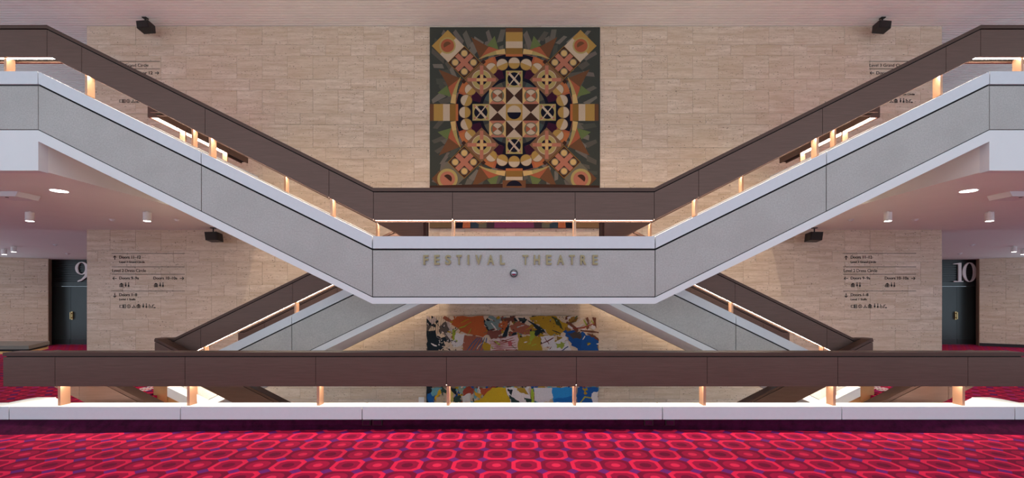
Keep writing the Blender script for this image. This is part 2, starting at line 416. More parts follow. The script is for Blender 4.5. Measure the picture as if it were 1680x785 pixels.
# landings
for dz, lb in ((0, 'concrete stair landing carrying the FESTIVAL THEATRE lettering'), (-ST, 'lower stair landing below the foyer floor between the descending flights')):
    root = thing('stair_landing', lb, 'landing', (0, 0, 0))
    b = -K1
    MB().box(-b+.006, b-.006, YF, YF+.21, Z(408)+dz, Z(388)+dz).build('ledge', M['ledge'], root)
    MB().box(-b+.006, b-.006, YF+.004, YF+.19, Z(487)+dz, Z(411)+dz).build('concrete_panel', M['concrete'], root)
    MB().box(-b, b, YF+.03, YF+.17, Z(489)+dz, Z(395)+dz).build('backing', M['gap'], root)
    MB().box(-b, b, YF+.005, YF+.2, Z(499)+dz, Z(488.5)+dz).build('lower_strip', M['plaster'], root)
    MB().box(-b, b, YF+.2, YI1, Z(499)+dz, HALF-.02+dz).build('slab', M['plaster'], root)
    MB().box(-1.6, 1.6, YI1, YW-.01, Z(499)+dz, HALF-.02+dz).build('slab', M['plaster'], root)
    MB().box(-b, b, YF+.21, YI1, HALF-.02+dz, HALF+dz).build('carpet', M['carpet'], root)
    MB().box(-1.6, 1.6, YI1, YW-.01, HALF-.02+dz, HALF+dz).build('carpet', M['carpet'], root)
# ================================================================== BALUSTRADES
def balustrade(label, cap, bot, led, joints, posts, y0, dep=.17, s=1, led_from=None):
    root = thing('balustrade', label, 'balustrade')
    xs = [p[0] for p in cap]; lo, hi = min(xs), max(xs)
    MB().prism(flip(band(lo, hi, cap, off(cap, -.045)), s), y0-.005, y0+dep+.005).build('handrail', M['bronze_cap'], root)
    ctop = off(cap, -.04); pt = off(cap, -.058)
    MB().prism(flip(band(lo+.02, hi-.02, ctop, off(bot, .02)), s), y0+.02, y0+dep-.02).build('core', M['gap'], root)
    js = [lo]+sorted(j for j in joints if lo+.02 < j < hi-.02)+[hi]
    for a, b in zip(js, js[1:]):
        MB().prism(flip(band(a+.0028, b-.0028, pt, bot), s), y0, y0+.028).build('panel', M['bronze'], root)
        MB().prism(flip(band(a+.0028, b-.0028, pt, bot), s), y0+dep-.028, y0+dep).build('panel', M['bronze'], root)
    MB().prism(flip(band(led_from or lo+.03, hi-.03, off(bot, .019), off(bot, .008)), s), y0+.03, y0+.075).build('light_strip', M['led'], root)
    for x in posts:
        zb, zt = lerp(led, x), lerp(bot, x)+.02
        c = s*x; MB().box(c-.016, c+.016, y0+.035, y0+dep-.035, zb, zt).build('post', M['post'], root)
    return root
# long upper front balustrade: gallery - flight - landing - flight - gallery
def sym(l): return l+[(-x, z) for x, z in reversed(l)]
capU = sym([(-9.0, Z(40)), (-X(768), Z(40)), (-X(231), Z(308))])
botU = sym([(-9.0, Z(92)), (-X(763), Z(92)), (-X(231), Z(361))])
ledU = sym([(-9.0, Z(117)), (K3, Z(117)), (K1, Z(388))])
jU = [X(q) for q in (768, 711, 508, 304, 231, 101)]; jU = jU+[-j for j in jU]
pU = [X(q) for q in (842, 708, 503, 302, 101)]; pU = pU+[-p for p in pU]
balustrade('long brown bronze balustrade along the lettered landing and front flights up to the gallery', capU, botU, ledU, jU, pU, YF+.015)
for s in (-1, 1):
    t = -s
    # inner side of the front flights (upper storey and descending storey)
    for dz, lb in ((0, 'inner balustrade of the front flight above the landing on the %s side'), (-ST, 'inner balustrade of the flight descending from the foyer floor on the %s side')):
        e = -6.12 if dz == 0 else -6.03
        cap = [(e, ST+.933+dz-.03*(dz == 0)), (-5.98, ST+.933+dz-.03*(dz == 0)), (-X(231), HALF+.925+dz), (-1.52, HALF+.925+dz)]
        bot = [(e, ST+.50+dz), (-5.96, ST+.50+dz), (-X(231), HALF+.506+dz), (-1.52, HALF+.506+dz)]
        led = [(e, ST+.293+dz), (K3, ST+.293+dz), (K1, HALF+.293+dz), (-1.52, HALF+.293+dz)]
        o = balustrade(lb % SIDE[s], up(cap, 0), bot, led, [-5.4, -3.84, -2.29], [-5.42, -3.86, -2.31], YI, .17, t, -5.9 if dz == 0 else None)
        if dz:
            MB().box(*sorted((t*-6.03, t*-5.8)), YI-.02, YI+.17, -.3, .5).build('end_panel', M['gold'], o)
    # front side of the descending flights
    cap = [(-6.08, .933), (-X(768), .933), (-X(231), -HALF+.925), (-1.0, -HALF+.925)]
    bot = [(-6.08, .506), (-X(763), .506), (-X(231), -HALF+.506), (-1.0, -HALF+.506)]
    led = [(-6.2, .293), (K3, .293), (K1, -HALF+.293), (-1.0, -HALF+.293)]
    balustrade('outer balustrade of the flight descending from the foyer floor on the %s side' % SIDE[s], cap, bot, led, [-X(715), -X(508), -X(304), -X(231)], [-X(708), -X(503), -X(302)], YF+.015, .17, t)
    # rear flights, side towards the front flights and side towards the wall
    for yy, lb, e in ((YR, 'balustrade of the rear flight facing the foyer on the %s side', -6.19), (YRF, 'balustrade of the rear flight next to the travertine wall on the %s side', -6.0)):
        far = yy > 8; sh = .0
        cap = [(e, .933), (-5.86, .933), (-1.55, HALF+.925), (-1.50, HALF+.925)]
        bot = [(e, .52), (-5.88, .52), (-1.55, HALF+.506), (-1.50, HALF+.506)]
        led = [(e, .293), (-5.97, .293), (-1.60, HALF+.293), (-1.50, HALF+.293)]
        if far: cap, bot, led = [[(q if q[0] < -1.9 else (-1.92, lerp(l_, -1.92))) for q in l_[:3]] for l_ in (cap, bot, led)]
        js = [-(843-332)/94.6, -(843-482)/94.6, -(843-632)/94.6] if not far else [-(843-435)/75.2, -(843-554)/75.2, -2.3]
        o = balustrade(lb % SIDE[s], cap, bot, led, js, [j+.03 for j in js], yy, .17, t)
        if not far: MB().box(*sorted((t*-6.19, t*-5.97)), yy, yy+.17, 0, .54).build('end_panel', M['bronze'], o)
    # gallery edge balustrade running back to the wall
    root = thing('balustrade', 'gallery edge balustrade running back towards the travertine wall on the %s side' % SIDE[s], 'balustrade')
    ya, yb = YI+.18, 9.85; x0, x1 = sorted((s*6.13, s*6.30)); zc = ST+.905; zb = ST+.49
    MB().box(x0-.005, x1+.005, ya, yb, zc-.045, zc).build('handrail', M['bronze_cap'], root)
    MB().box(x0+.02, x1-.02, ya+.02, yb-.02, zb+.02, zc-.04).build('core', M['gap'], root)
    ys = [ya, 8.02, 9.19, yb]
    for a, b in zip(ys, ys[1:]):
        MB().box(x0, x0+.028, a+.004, b-.004, zb, zc-.058).build('panel', M['bronze'], root); MB().box(x1-.028, x1, a+.004, b-.004, zb, zc-.058).build('panel', M['bronze'], root)
    MB().box(x0, x1, ya, ya+.028, zb, zc-.058).build('panel', M['bronze'], root)
    MB().box(x0+.05, x1-.05, ya+.04, 9.19, zb+.004, zb+.019).build('light_strip', M['led'], root)
    for q in (8.02, 9.19): MB().box(x0+.035, x1-.035, q-.016, q+.016, Z(117), zb+.02).build('post', M['post'], root)
# near balustrade along the void edge
SN = 134.6; zn = lambda py: EYE+(HY-py)/SN
E = 839/SN
balustrade('straight brown bronze balustrade on the white kerb between the carpet and the stairwell',
           [(-E-.01, zn(579)), (E+.01, zn(579))], [(-E, zn(635)), (E, zn(635))], [(-E, .298), (E, .298)],
           [q/SN for q in (-755, -541, -326, -111, 103, 318, 533, 747)], [q/SN+(.014 if q < 0 else -.014) for q in (-755, -541, -326, -111, 103, 318, 533, 747)], YN+.015, .19)
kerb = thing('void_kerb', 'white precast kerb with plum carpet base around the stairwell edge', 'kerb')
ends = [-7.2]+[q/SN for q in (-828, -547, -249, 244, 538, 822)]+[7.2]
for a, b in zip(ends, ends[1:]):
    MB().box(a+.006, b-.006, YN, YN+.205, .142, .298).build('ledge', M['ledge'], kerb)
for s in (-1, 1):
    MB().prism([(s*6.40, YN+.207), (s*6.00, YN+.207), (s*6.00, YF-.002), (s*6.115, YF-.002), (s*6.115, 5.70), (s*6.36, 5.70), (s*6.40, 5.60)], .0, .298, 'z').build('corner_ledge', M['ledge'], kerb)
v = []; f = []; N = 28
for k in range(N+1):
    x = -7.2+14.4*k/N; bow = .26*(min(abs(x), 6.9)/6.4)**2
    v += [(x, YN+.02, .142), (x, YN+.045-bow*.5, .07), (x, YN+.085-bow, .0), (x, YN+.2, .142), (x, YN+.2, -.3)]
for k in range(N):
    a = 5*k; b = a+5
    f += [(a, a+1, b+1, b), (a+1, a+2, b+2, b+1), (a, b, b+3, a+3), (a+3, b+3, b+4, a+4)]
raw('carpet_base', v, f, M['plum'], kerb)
# floor outlets under the ledge
for x0, x1, w_ in ((594, 608, 'left outlet of the pair below the kerb joint'), (611, 627, 'right'), (1057, 1072, ''), (1092, 1107, '')):
    sd = 'towards door nine' if x0 < 800 else 'towards door ten'
    wh = {594: 'outer', 611: 'inner', 1057: 'inner', 1092: 'outer'}[x0]
    a, b = (x0-CX)/SN, (x1-CX)/SN
    o = thing('outlet_box', '%s black outlet box of the pair on the plum kerb base %s' % (wh, sd), 'outlet', ((a+b)/2, YN, .1), 'outlet boxes on the kerb base')
    h = (b-a)/2
    MB().box(-h, h, .004, .045, -.032, .038).build('plate', M['black'], o); MB().box(-h+.012, h-.012, -.002, .006, -.024, .028).build('cover', M['plum'], o)
# tactile bars on the carpet at the stair heads
for s in (-1, 1):
    for y0, y1, nm in ((7.46, 9.2, 'foot of the rear flight'), (5.8, 7.08, 'head of the descending flight')):
        b = MB(); yy = y0; xx = 6.42 if y0 > 7 else 5.98
        while yy < y1:
            for k in range(5): b.box(*sorted((s*(xx+k*.06), s*(xx+k*.06+.03))), yy, yy+.1, 0, .006)
            yy += .16
        o = b.build('tactile_strip', M['white']); tag(o, 'white tactile bars on the carpet at the %s by %s' % (nm, SIDE[s]), 'tactile strip'); o['kind'] = 'stuff'
# ================================================================== LETTERING
def text_mesh(body, bold=.0):
    cu = bpy.data.curves.new('t', 'FONT'); cu.body = body; cu.size = 1; cu.offset = bold; cu.resolution_u = 4
    to = bpy.data.objects.new('t', cu); COL.objects.link(to)
    dg = bpy.context.evaluated_depsgraph_get(); dg.update()
    me = bpy.data.meshes.new_from_object(to.evaluated_get(dg))
    vs = [(v.co.x, v.co.y) for v in me.vertices]; fs = [tuple(p.vertices) for p in me.polygons]
    bpy.data.objects.remove(to); bpy.data.curves.remove(cu); bpy.data.meshes.remove(me)
    return vs, fs
def place_text(name, body, x0, x1, ztop, zbot, y, thick, mat, parent, bold=.0):
    """flat glyphs fitted into a box on a plane facing the camera, with thickness"""
    vs, fs = text_mesh(body, bold)
    a = min(p[0] for p in vs); b = max(p[0] for p in vs); c = min(p[1] for p in vs); d = max(p[1] for p in vs)
    P = [(x0+(p[0]-a)/(b-a)*(x1-x0), zbot+(p[1]-c)/(d-c)*(ztop-zbot)) for p in vs]
    n = len(P); V = [(p[0], y, p[1]) for p in P]+[(p[0], y+thick, p[1]) for p in P]
    FF = [tuple(q) for q in fs]+[tuple(i+n for i in reversed(q)) for q in fs]
    ec = {}
    for q in fs:
        for i in range(len(q)):
            e = (q[i], q[(i+1) % len(q)]); ec[e] = 1
    for (i, j) in list(ec):
        if (j, i) not in ec: FF.append((i, i+n, j+n, j))
    o = raw(name, V, FF, mat, parent)
    if name == 'text': o['kind'] = 'stuff'
    return o
sg = thing('raised_lettering', 'raised brass capitals FESTIVAL THEATRE on the concrete landing front', 'sign')
LX = [('F', 78, 120), ('E', 172, 217), ('S', 265, 315), ('T', 362, 407), ('I', 458, 472), ('V', 525, 580), ('A', 628, 686), ('L', 737, 778), ('T', 932, 980), ('H', 1028, 1080), ('E', 1133, 1180), ('A', 1228, 1288), ('T', 1332, 1380), ('R', 1428, 1480), ('E', 1532, 1578)]
for ch, a, b in LX:
    place_text('letter', ch, X(680+a/5.25-CX), X(680+b/5.25-CX), Z(418.7), Z(434.9), YF-.014, .02, M['letter'], sg, .03)
dome = thing('dome_camera', 'small silver dome camera below the brass lettering', 'camera', (0, YF, Z(449)))
MB().cyl((0, -.018, 0), .05, .024, 'y', 28).build('ring', M['black'], dome)
v = []; f = []; n = 20
for r in range(7):
    a = math.pi/2*r/6
    for k in range(n): v.append((.042*math.cos(a)*math.cos(2*math.pi*k/n), -.018-.042*math.sin(a), .042*math.cos(a)*math.sin(2*math.pi*k/n)))
for r in range(6):
    for k in range(n): f.append((r*n+k, r*n+(k+1) % n, (r+1)*n+(k+1) % n, (r+1)*n+k))
M['silver'] = plain('silver_dome', (170, 172, 180), .15, .9)
o = raw('dome', v, f, M['silver'], dome)
for p in o.data.polygons: p.use_smooth = True
# numerals on the door transoms (serif, thick and thin)
def ell(cx, cz, rx, rz, n=36): return [(cx+rx*math.cos(2*math.pi*k/n), cz+rz*math.sin(2*math.pi*k/n)) for k in range(n)]
def ring_mesh(mb, o, i, y0, y1):
    n = len(o); k0 = len(mb.v)
    for y in (y0, y1):
        mb.v += [(p[0], y, p[1]) for p in o]+[(p[0], y, p[1]) for p in i]
    for k in range(n):
        q = (k+1) % n
        mb.f += [(k0+k, k0+q, k0+n+q, k0+n+k), (k0+2*n+k, k0+3*n+k, k0+3*n+q, k0+2*n+q), (k0+k, k0+2*n+k, k0+2*n+q, k0+q), (k0+n+k, k0+n+q, k0+3*n+q, k0+3*n+k)]
dk = bpy.data.objects['door_2']
ND = 14.80; sd_ = F/ND
def dx_(px): return (px-CX)/sd_
def dz_(py): return EYE+(HY-py)/sd_
m = MB(); y0, y1 = ND, ND+.03
m.prism([(dx_(1572.5), dz_(461.5)), (dx_(1577.5), dz_(461.5)), (dx_(1577.5), dz_(431.5)), (dx_(1575), dz_(431.5)), (dx_(1564.5), dz_(433)), (dx_(1564.5), dz_(434)), (dx_(1572.5), dz_(434))], y0, y1)
m.box(dx_(1565), dx_(1580.5), y0, y1, dz_(463), dz_(461.5))
o = m.build('numeral', M['numeral'], dk); o.matrix_parent_inverse = Matrix.Translation(-dk.location)
m = MB(); ring_mesh(m, ell(dx_(1591), dz_(447), 11.5/sd_, 16/sd_), ell(dx_(1591), dz_(447), 6.3/sd_, 14.8/sd_), y0, y1)
o = m.build('numeral', M['numeral'], dk); o.matrix_parent_inverse = Matrix.Translation(-dk.location)
dk = bpy.data.objects['door_1']; m = MB()
ring_mesh(m, ell(dx_(134), dz_(440.5), 11/sd_, 10.5/sd_), ell(dx_(133.5), dz_(440.5), 6/sd_, 9.2/sd_), y0, y1)
pts_o = [(145, 440), (145.5, 447), (142, 455), (134, 461), (127, 463)]; pts_i = [(127, 461.2), (133, 458.5), (138, 453), (140, 447), (140, 441)]
m.prism([(dx_(a), dz_(b)) for a, b in pts_o+pts_i], y0+.002, y1-.002)
o = m.build('numeral', M['numeral'], dk); o.matrix_parent_inverse = Matrix.Translation(-dk.location)
# ---------------- wall directory signs
SY = YW-.006
def s_rule(root, x0, x1, y): MB().box(wx(x0), wx(x1), SY, SY+.004, wz(y+.35), wz(y-.35)).build('rule', M['ink'], root)
def s_arrow(root, x, y, d, r=3.2):
    m = MB(); sx = wx(x); sz = wz(y); k = r/SW; t = .55/SW
    R = {'r': 0, 'u': math.pi/2, 'l': math.pi, 'd': -math.pi/2}[d]
    rot = lambda u, v: (sx+u*math.cos(R)-v*math.sin(R), sz+u*math.sin(R)+v*math.cos(R))
    m.prism([rot(-k, -t), rot(k, -t), rot(k, t), rot(-k, t)], SY, SY+.004)
    for q in (1, -1): m.prism([rot(k+t, 0), rot(k-t*1.2, 0), rot(0+k*.1, q*k*.75), rot(k*.1+t*1.6, q*k*.85)], SY, SY+.004)
    m.build('arrow', M['ink'], root)
def s_text(root, body, x0, x1, y0, y1, bold=.012): place_text('text', body, wx(x0), wx(x1), wz(y0), wz(y1), SY, .004, M['ink'], root, bold)
def s_icon(root, x, y, kind, h=6.0):
    m = MB(); P = lambda u, v: (wx(x+u), wz(y-v)); a, b = SY, SY+.004
    def poly(*q): m.prism([P(*p) for p in q], a, b)
    def frame(u0, u1, v0, v1, t=.6):
        poly((u0, v0), (u1, v0), (u1, v0+t), (u0, v0+t)); poly((u0, v1-t), (u1, v1-t), (u1, v1), (u0, v1)); poly((u0, v0), (u0+t, v0), (u0+t, v1), (u0, v1)); poly((u1-t, v0), (u1, v0), (u1, v1), (u1-t, v1))
    if kind == 'bar':
        frame(0, 6, 0, 4.8); poly((0, 4.6), (6, 4.6), (3, 7)); poly((2, .5), (2.8, .5), (2.8, 4), (2, 4)); poly((3.5, .5), (4.3, .5), (4.3, 4), (3.5, 4)); poly((.5, 2), (5.5, 2), (5.5, 2.7), (.5, 2.7))
    elif kind == 'person': poly((0, 3), (1.5, 0), (3, 3), (1.5, 6)); poly((.7, 6), (2.3, 6), (2.3, 7.4), (.7, 7.4))
    elif kind == 'woman': poly((0, 1), (1.6, 6), (3.2, 1)); poly((.8, 6), (2.4, 6), (2.4, 7.4), (.8, 7.4)); poly((1.1, 0), (2.1, 0), (2.1, 1.2), (1.1, 1.2))
    elif kind == 'ticket': frame(0, 6.5, .8, 5.2); frame(5, 10, 0, 5.8, .7); poly((6.2, 1.5), (8.6, 1.5), (8.6, 2.3), (6.2, 2.3)); poly((6.2, 3.3), (8.6, 3.3), (8.6, 4.1), (6.2, 4.1))
    elif kind == 'info':
        ring_mesh(m, [P(3+3*math.cos(2*math.pi*k/20), 3+3*math.sin(2*math.pi*k/20)) for k in range(20)], [P(3+2.3*math.cos(2*math.pi*k/20), 3+2.3*math.sin(2*math.pi*k/20)) for k in range(20)], a, b); poly((2.6, 1.4), (3.4, 1.4), (3.4, 4.6), (2.6, 4.6))
    elif kind == 'hanger': poly((0, .4), (6.6, .4), (6.6, 1.1), (0, 1.1)); poly((0, .6), (.9, .6), (3.7, 3.6), (2.9, 3.6)); poly((6.6, .6), (5.7, .6), (2.9, 3.6), (3.7, 3.6)); poly((3, 3.4), (3.6, 3.4), (3.6, 5.6), (3, 5.6))
    elif kind == 'chair': poly((.8, 3), (1.6, 3), (1.6, 6.6), (.8, 6.6)); ring_mesh(m, [P(2.2+2*math.cos(2*math.pi*k/16), 2+2*math.sin(2*math.pi*k/16)) for k in range(16)], [P(2.2+1.3*math.cos(2*math.pi*k/16), 2+1.3*math.sin(2*math.pi*k/16)) for k in range(16)], a, b)
    elif kind == 'ear': poly((0, 0), (1, 0), (2.4, 5.4), (1.4, 5.6)); poly((1.4, 4.8), (4.2, 6.2), (4.2, 5.4), (1.8, 4.2)); poly((3, 0), (6.2, 0), (6.2, 1.6), (3, 1.6))
    m.build('icon', M['ink'], root)
for s, dx in ((-1, 0), (1, 1199.5)):
    r = thing('wall_sign', 'black directory lettering with arrows on the lower travertine wall near %s' % SIDE[s], 'sign')
    for y in (416.2, 438.2, 450.3, 477.9): s_rule(r, 183.6+dx, 303.2+dx, y)
    s_arrow(r, 188.5+dx, 423.5, 'u'); s_text(r, 'Doors 11–12', 196+dx, 231+dx, 419.8, 424.8); s_text(r, 'Level 3 Grand Circle', 196+dx, 237.5+dx, 428.6, 431.9, .02)
    s_text(r, 'Level 2 Dress Circle', 184.5+dx, 239.5+dx, 441.8, 446.9, .0)
    s_arrow(r, 188.5+dx, 457.2, 'l'); s_text(r, 'Doors 9–9a', 196+dx, 228+dx, 454.3, 459); s_text(r, 'Doors 10–10a', 252+dx, 291+dx, 454.3, 459); s_arrow(r, 298.4+dx, 457.2, 'r')
    for b0 in (196.5, 253): s_icon(r, b0+dx, 471.5, 'bar'); s_icon(r, b0+8.4+dx, 471.5, 'person'); s_icon(r, b0+13+dx, 471.5, 'woman')
    s_arrow(r, 188.5+dx, 485, 'd'); s_text(r, 'Doors 1–8', 196+dx, 225+dx, 481.6, 486.4); s_text(r, 'Level 1 Stalls', 196+dx, 222.5+dx, 489.9, 493.2, .01)
    u = 196.5+dx
    for kind, adv in (('ticket', 12), ('info', 8), ('hanger', 8), ('bar', 9.3), ('person', 5), ('woman', 5), ('chair', 5.3), ('ear', 0)): s_icon(r, u, 506, kind); u += adv
for s, dx in ((-1, 0), (1, 1241.5)):
    r = thing('wall_sign', 'black directory lettering on the upper wall, half hidden by the handrail, %s side' % SIDE[s], 'sign')
    x0, x1 = (182.0+dx, 262.5+dx)
    if s > 0: x0, x1 = 1425.5, 1512
    for y in (101, 113.2): s_rule(r, x0, x1, y)
    s_text(r, 'Level 3 Grand Circle', x0+.8, x0+61.5, 104.8, 109.8, .0)
    s_arrow(r, x0+5, 120, 'l'); s_text(r, 'Door 11', x0+12, x0+37, 117.2, 122.4); s_text(r, 'Door 12', x1-38 if s < 0 else x1-40, x1-12, 117.2, 122.4); s_arrow(r, x1-5, 120, 'r')
    s_text(r, 'Level 2 Dress Circle', x0+34, x0+75, 153, 156.4, .01)
    u = x0+14
    for kind, adv in (('ticket', 11.5), ('info', 7.8), ('hanger', 7.6), ('bar', 9.3), ('person', 5), ('woman', 5), ('chair', 5.3), ('ear', 0)): s_icon(r, u, 169, kind); u += adv
# fragment of a sign on the outer wall by door 9
r = thing('wall_sign', 'small black arrow and icons on the pale wall beyond the dark trim past door 9', 'sign')
for zz, hh in ((2.13, .05), (1.93, .12), (1.75, .09)):
    xx = -17.02; m = MB(); yy = 13.9-.6*(abs(xx)-16.92)/3.58-.03
    for k in range(2): m.prism([(xx-.06-.13*k, zz), (xx-.01-.13*k, zz+hh/2), (xx-.06-.13*k, zz+hh), (xx-.11-.13*k, zz+hh/2)], yy-.03*k, yy+.012-.03*k)
    m.build('icon', M['ink'], r)
# ================================================================== TAPESTRY AND PAINTING
class Layers:
    """flat coloured polygons stacked a fraction of a millimetre apart on one cloth"""
    def __init__(s, y, step=.00004): s.v = []; s.f = []; s.c = []; s.y = y; s.st = step; s.k = 0
    def poly(s, pts, rgb):
        i = len(s.v); yy = s.y-s.k*s.st; s.k += 1
        ar = sum(pts[k][0]*pts[(k+1) % len(pts)][1]-pts[(k+1) % len(pts)][0]*pts[k][1] for k in range(len(pts)))
        if ar < 0: pts = pts[::-1]
        s.v += [(p[0], yy, p[1]) for p in pts]; s.f.append(tuple(range(i, i+len(pts)))); s.c.append(srgb(*rgb))
    def build(s, name, mat, parent):
        o = raw(name, s.v, s.f, mat, parent); a = o.data.attributes.new('paint', 'FLOAT_COLOR', 'FACE')
        a.data.foreach_set('color', [q for c in s.c for q in c]); return o
TK = 1/2.753/SW; TC = (wx(695+409/2.753), wz(35+415/2.753))
tp = thing('tapestry', 'large square tapestry of geometric discs, squares and star points above the landing', 'tapestry')
tl, tr_, tt, tb = wx(705.5), wx(984), wz(46), wz(375)
MB().box(tl, tr_, YW-.03, YW-.004, tb, tt).build('cloth', plain('tapestry_edge', (52, 54, 48), .95), tp)
L = Layers(YW-.0305)
T = lambda u, v: (TC[0]+u*TK, TC[1]+v*TK)
def D(pts, rgb): L.poly([T(*p) for p in pts], rgb)
def disc(u, v, r, rgb, a0=0, a1=360, n=26): D([(u+r*math.cos(math.radians(a0+(a1-a0)*k/n)), v+r*math.sin(math.radians(a0+(a1-a0)*k/n))) for k in range(n+(0 if a1-a0 == 360 else 1))], rgb)
def sector(r0, r1, a0, a1, rgb, n=14):
    D([(r1*math.cos(math.radians(a0+(a1-a0)*k/n)), r1*math.sin(math.radians(a0+(a1-a0)*k/n))) for k in range(n+1)]+[(r0*math.cos(math.radians(a1-(a1-a0)*k/n)), r0*math.sin(math.radians(a1-(a1-a0)*k/n))) for k in range(n+1)], rgb)
GOLD = (176, 138, 72); DGOLD = (140, 102, 48); CREAM = (196, 174, 146); TAN = (206, 170, 108); OLIVE = (172, 152, 92); SIEN = (168, 92, 62); PINK = (178, 112, 88); BRN = (112, 74, 48); DBR = (66, 42, 32); NAVY = (20, 20, 34); MAR = (60, 22, 42); GRN = (104, 116, 68); ORA = (182, 106, 62)
D([(-380, 381), (382, 381), (382, -521), (-380, -521)], (66, 68, 60))
rnd = random.Random(3)
spots_ = []
for q in range(1500):
    sx, sy = rnd.choice((-1, 1)), rnd.choice((-1, 1))
    cu, cv = sx*rnd.uniform(45, 350), sy*rnd.uniform(45, 350)
    if math.hypot(cu, cv) < 268 or any(math.hypot(cu-a_, cv-b_) < 37 for a_, b_ in spots_): continue
    spots_.append((cu, cv))
    a = math.atan2(cv, cu)+rnd.uniform(-.7, .7); l, w_ = rnd.uniform(26, 44), rnd.uniform(9, 17)
    pts = []
    for du, dv in ((-l*.6, -w_), (l, -w_*.5), (l*.7, w_), (-l, w_*.8)):
        x_, y_ = cu+du*math.cos(a)-dv*math.sin(a), cv+du*math.sin(a)+dv*math.cos(a); pts.append((max(-372, min(374, x_)), max(-372, min(374, y_))))
    D(pts, rnd.choice(((118, 110, 98), (106, 100, 88), (92, 86, 76), (80, 80, 70), (112, 102, 92))))
# star points, mirrored over eight octants
for sx in (-1, 1):
    for sy in (-1, 1):
        for sw in (0, 1):
            g = lambda p: (sx*p[0], sy*p[1]) if not sw else (sx*p[1], sy*p[0])
            D([g(p) for p in ((194, 340), (110, 293), (150, 232))], BRN); D([g(p) for p in ((114, 297), (62, 282), (150, 240), (148, 252))], SIEN); D([g(p) for p in ((88, 345), (70, 282), (122, 302))], GRN)
disc(0, 0, 266, SIEN, n=60)
for a in (45, 135, 225, 315): sector(225, 268, a-24, a+24, ORA)
for a in (0, 90, 180, 270):
    sector(150, 264, a-19, a+19, NAVY); sector(160, 205, a-36, a-16, MAR, 6); sector(160, 205, a+16, a+36, MAR, 6)
# arms on the axes
for R in range(4):
    rot = lambda p: [(p[0], p[1]), (-p[1], p[0]), (-p[0], -p[1]), (p[1], -p[0])][R]
    for a, b, c in ((262, 290, DGOLD), (290, 320, CREAM), (320, 362, GOLD), (362, 380, BRN), (252, 263, ORA)): D([rot(p) for p in ((-38, a), (38, a), (38, b), (-38, b))], c)
# crescents
for a in (90, 0, 180, 270):
    n = 16; o_ = []; i_ = []
    for k in range(n+1):
        t = -1+2*k/n; an = math.radians(a+33.5*t); o_.append((290*math.cos(an), 290*math.sin(an))); ri = 264+24*abs(t)**1.6; i_.append((ri*math.cos(an), ri*math.sin(an)))
    for k in range(n):
        if abs(-1+2*(k+.5)/n) > .24: D([o_[k], o_[k+1], i_[k+1], i_[k]], TAN if abs(-1+2*(k+.5)/n) < .55 else OLIVE)
# ring of two-tone discs
for a in (90, 0, 180, 270):
    for d_ in (-27.5, -14, 0, 14, 27.5):
        an = math.radians(a+d_); r = 222; cu, cv = r*math.cos(an), r*math.sin(an)
        disc(cu, cv, 27, (120, 92, 60)); disc(cu, cv, 25, GOLD); disc(cu, cv, 25, CREAM, a+d_*1.6-90+0, a+d_*1.6+90)
disc(0, 0, 160, NAVY, n=50); disc(0, 0, 146, (62, 62, 58), n=50)
for a in range(45, 360, 90): sector(105, 146, a-22, a-2, (92, 88, 72), 6); sector(105, 146, a+2, a+22, (70, 82, 78), 6)
# checker of squares
c = 75
def cell(i, j, rgb): D([(i*c-c/2, j*c-c/2), (i*c+c/2, j*c-c/2), (i*c+c/2, j*c+c/2), (i*c-c/2, j*c+c/2)], rgb)
for i, j in ((1, 0), (-1, 0), (0, 1), (0, -1)):
    cell(i, j, CREAM); u, v_ = i*c, j*c; h = c/2
    if i: D([(u, v_), (u-h, v_+h), (u+h, v_+h)], DBR); D([(u, v_), (u-h, v_-h), (u+h, v_-h)], DBR)
    else: D([(u, v_), (u-h, v_-h), (u-h, v_+h)], DBR); D([(u, v_), (u+h, v_-h), (u+h, v_+h)], DBR)
cell(0, 0, GOLD); disc(0, 0, 31, CREAM, 0, 180); disc(0, 0, 31, NAVY, 180, 360)
for i in (-1, 1):
    for j in (-1, 1):
        u, v_ = i*c, j*c; h = c/2; cell(i, j, TAN)
        D([(u-h, v_+h), (u+h, v_+h), (u, v_)], PINK); D([(u-h, v_-h), (u+h, v_-h), (u, v_)], PINK)
        disc(u, v_, 30, (110, 108, 82)); disc(u, v_, 26, CREAM, 45, 135, 8); D([(u, v_)]+[(u+26*math.cos(math.radians(q)), v_+26*math.sin(math.radians(q))) for q in range(40, 141, 10)], CREAM); D([(u, v_)]+[(u+26*math.cos(math.radians(q)), v_+26*math.sin(math.radians(q))) for q in range(220, 321, 10)], CREAM)
        D([(u, v_), (u+22, v_+14), (u+22, v_-14)], SIEN if i > 0 else BRN); D([(u, v_), (u-22, v_+14), (u-22, v_-14)], SIEN)
for i, j in ((2, 0), (-2, 0), (0, 2), (0, -2)):
    u, v_ = i*c, j*c; cell(i, j, OLIVE); disc(u, v_, 30, NAVY)
    for q in (1, -1): D([(u-30, v_-q*30-4), (u-30+6, v_-q*30-4 if q > 0 else v_+30+4), (u+30, v_+q*30+4), (u+24, v_+q*30+4 if q > 0 else v_-30-4)], CREAM)
    for a_ in (-1, 1):
        for b_ in (-1, 1): D([(u+a_*27-6, v_+b_*27), (u+a_*27, v_+b_*27-6), (u+a_*27+6, v_+b_*27), (u+a_*27, v_+b_*27+6)], PINK)
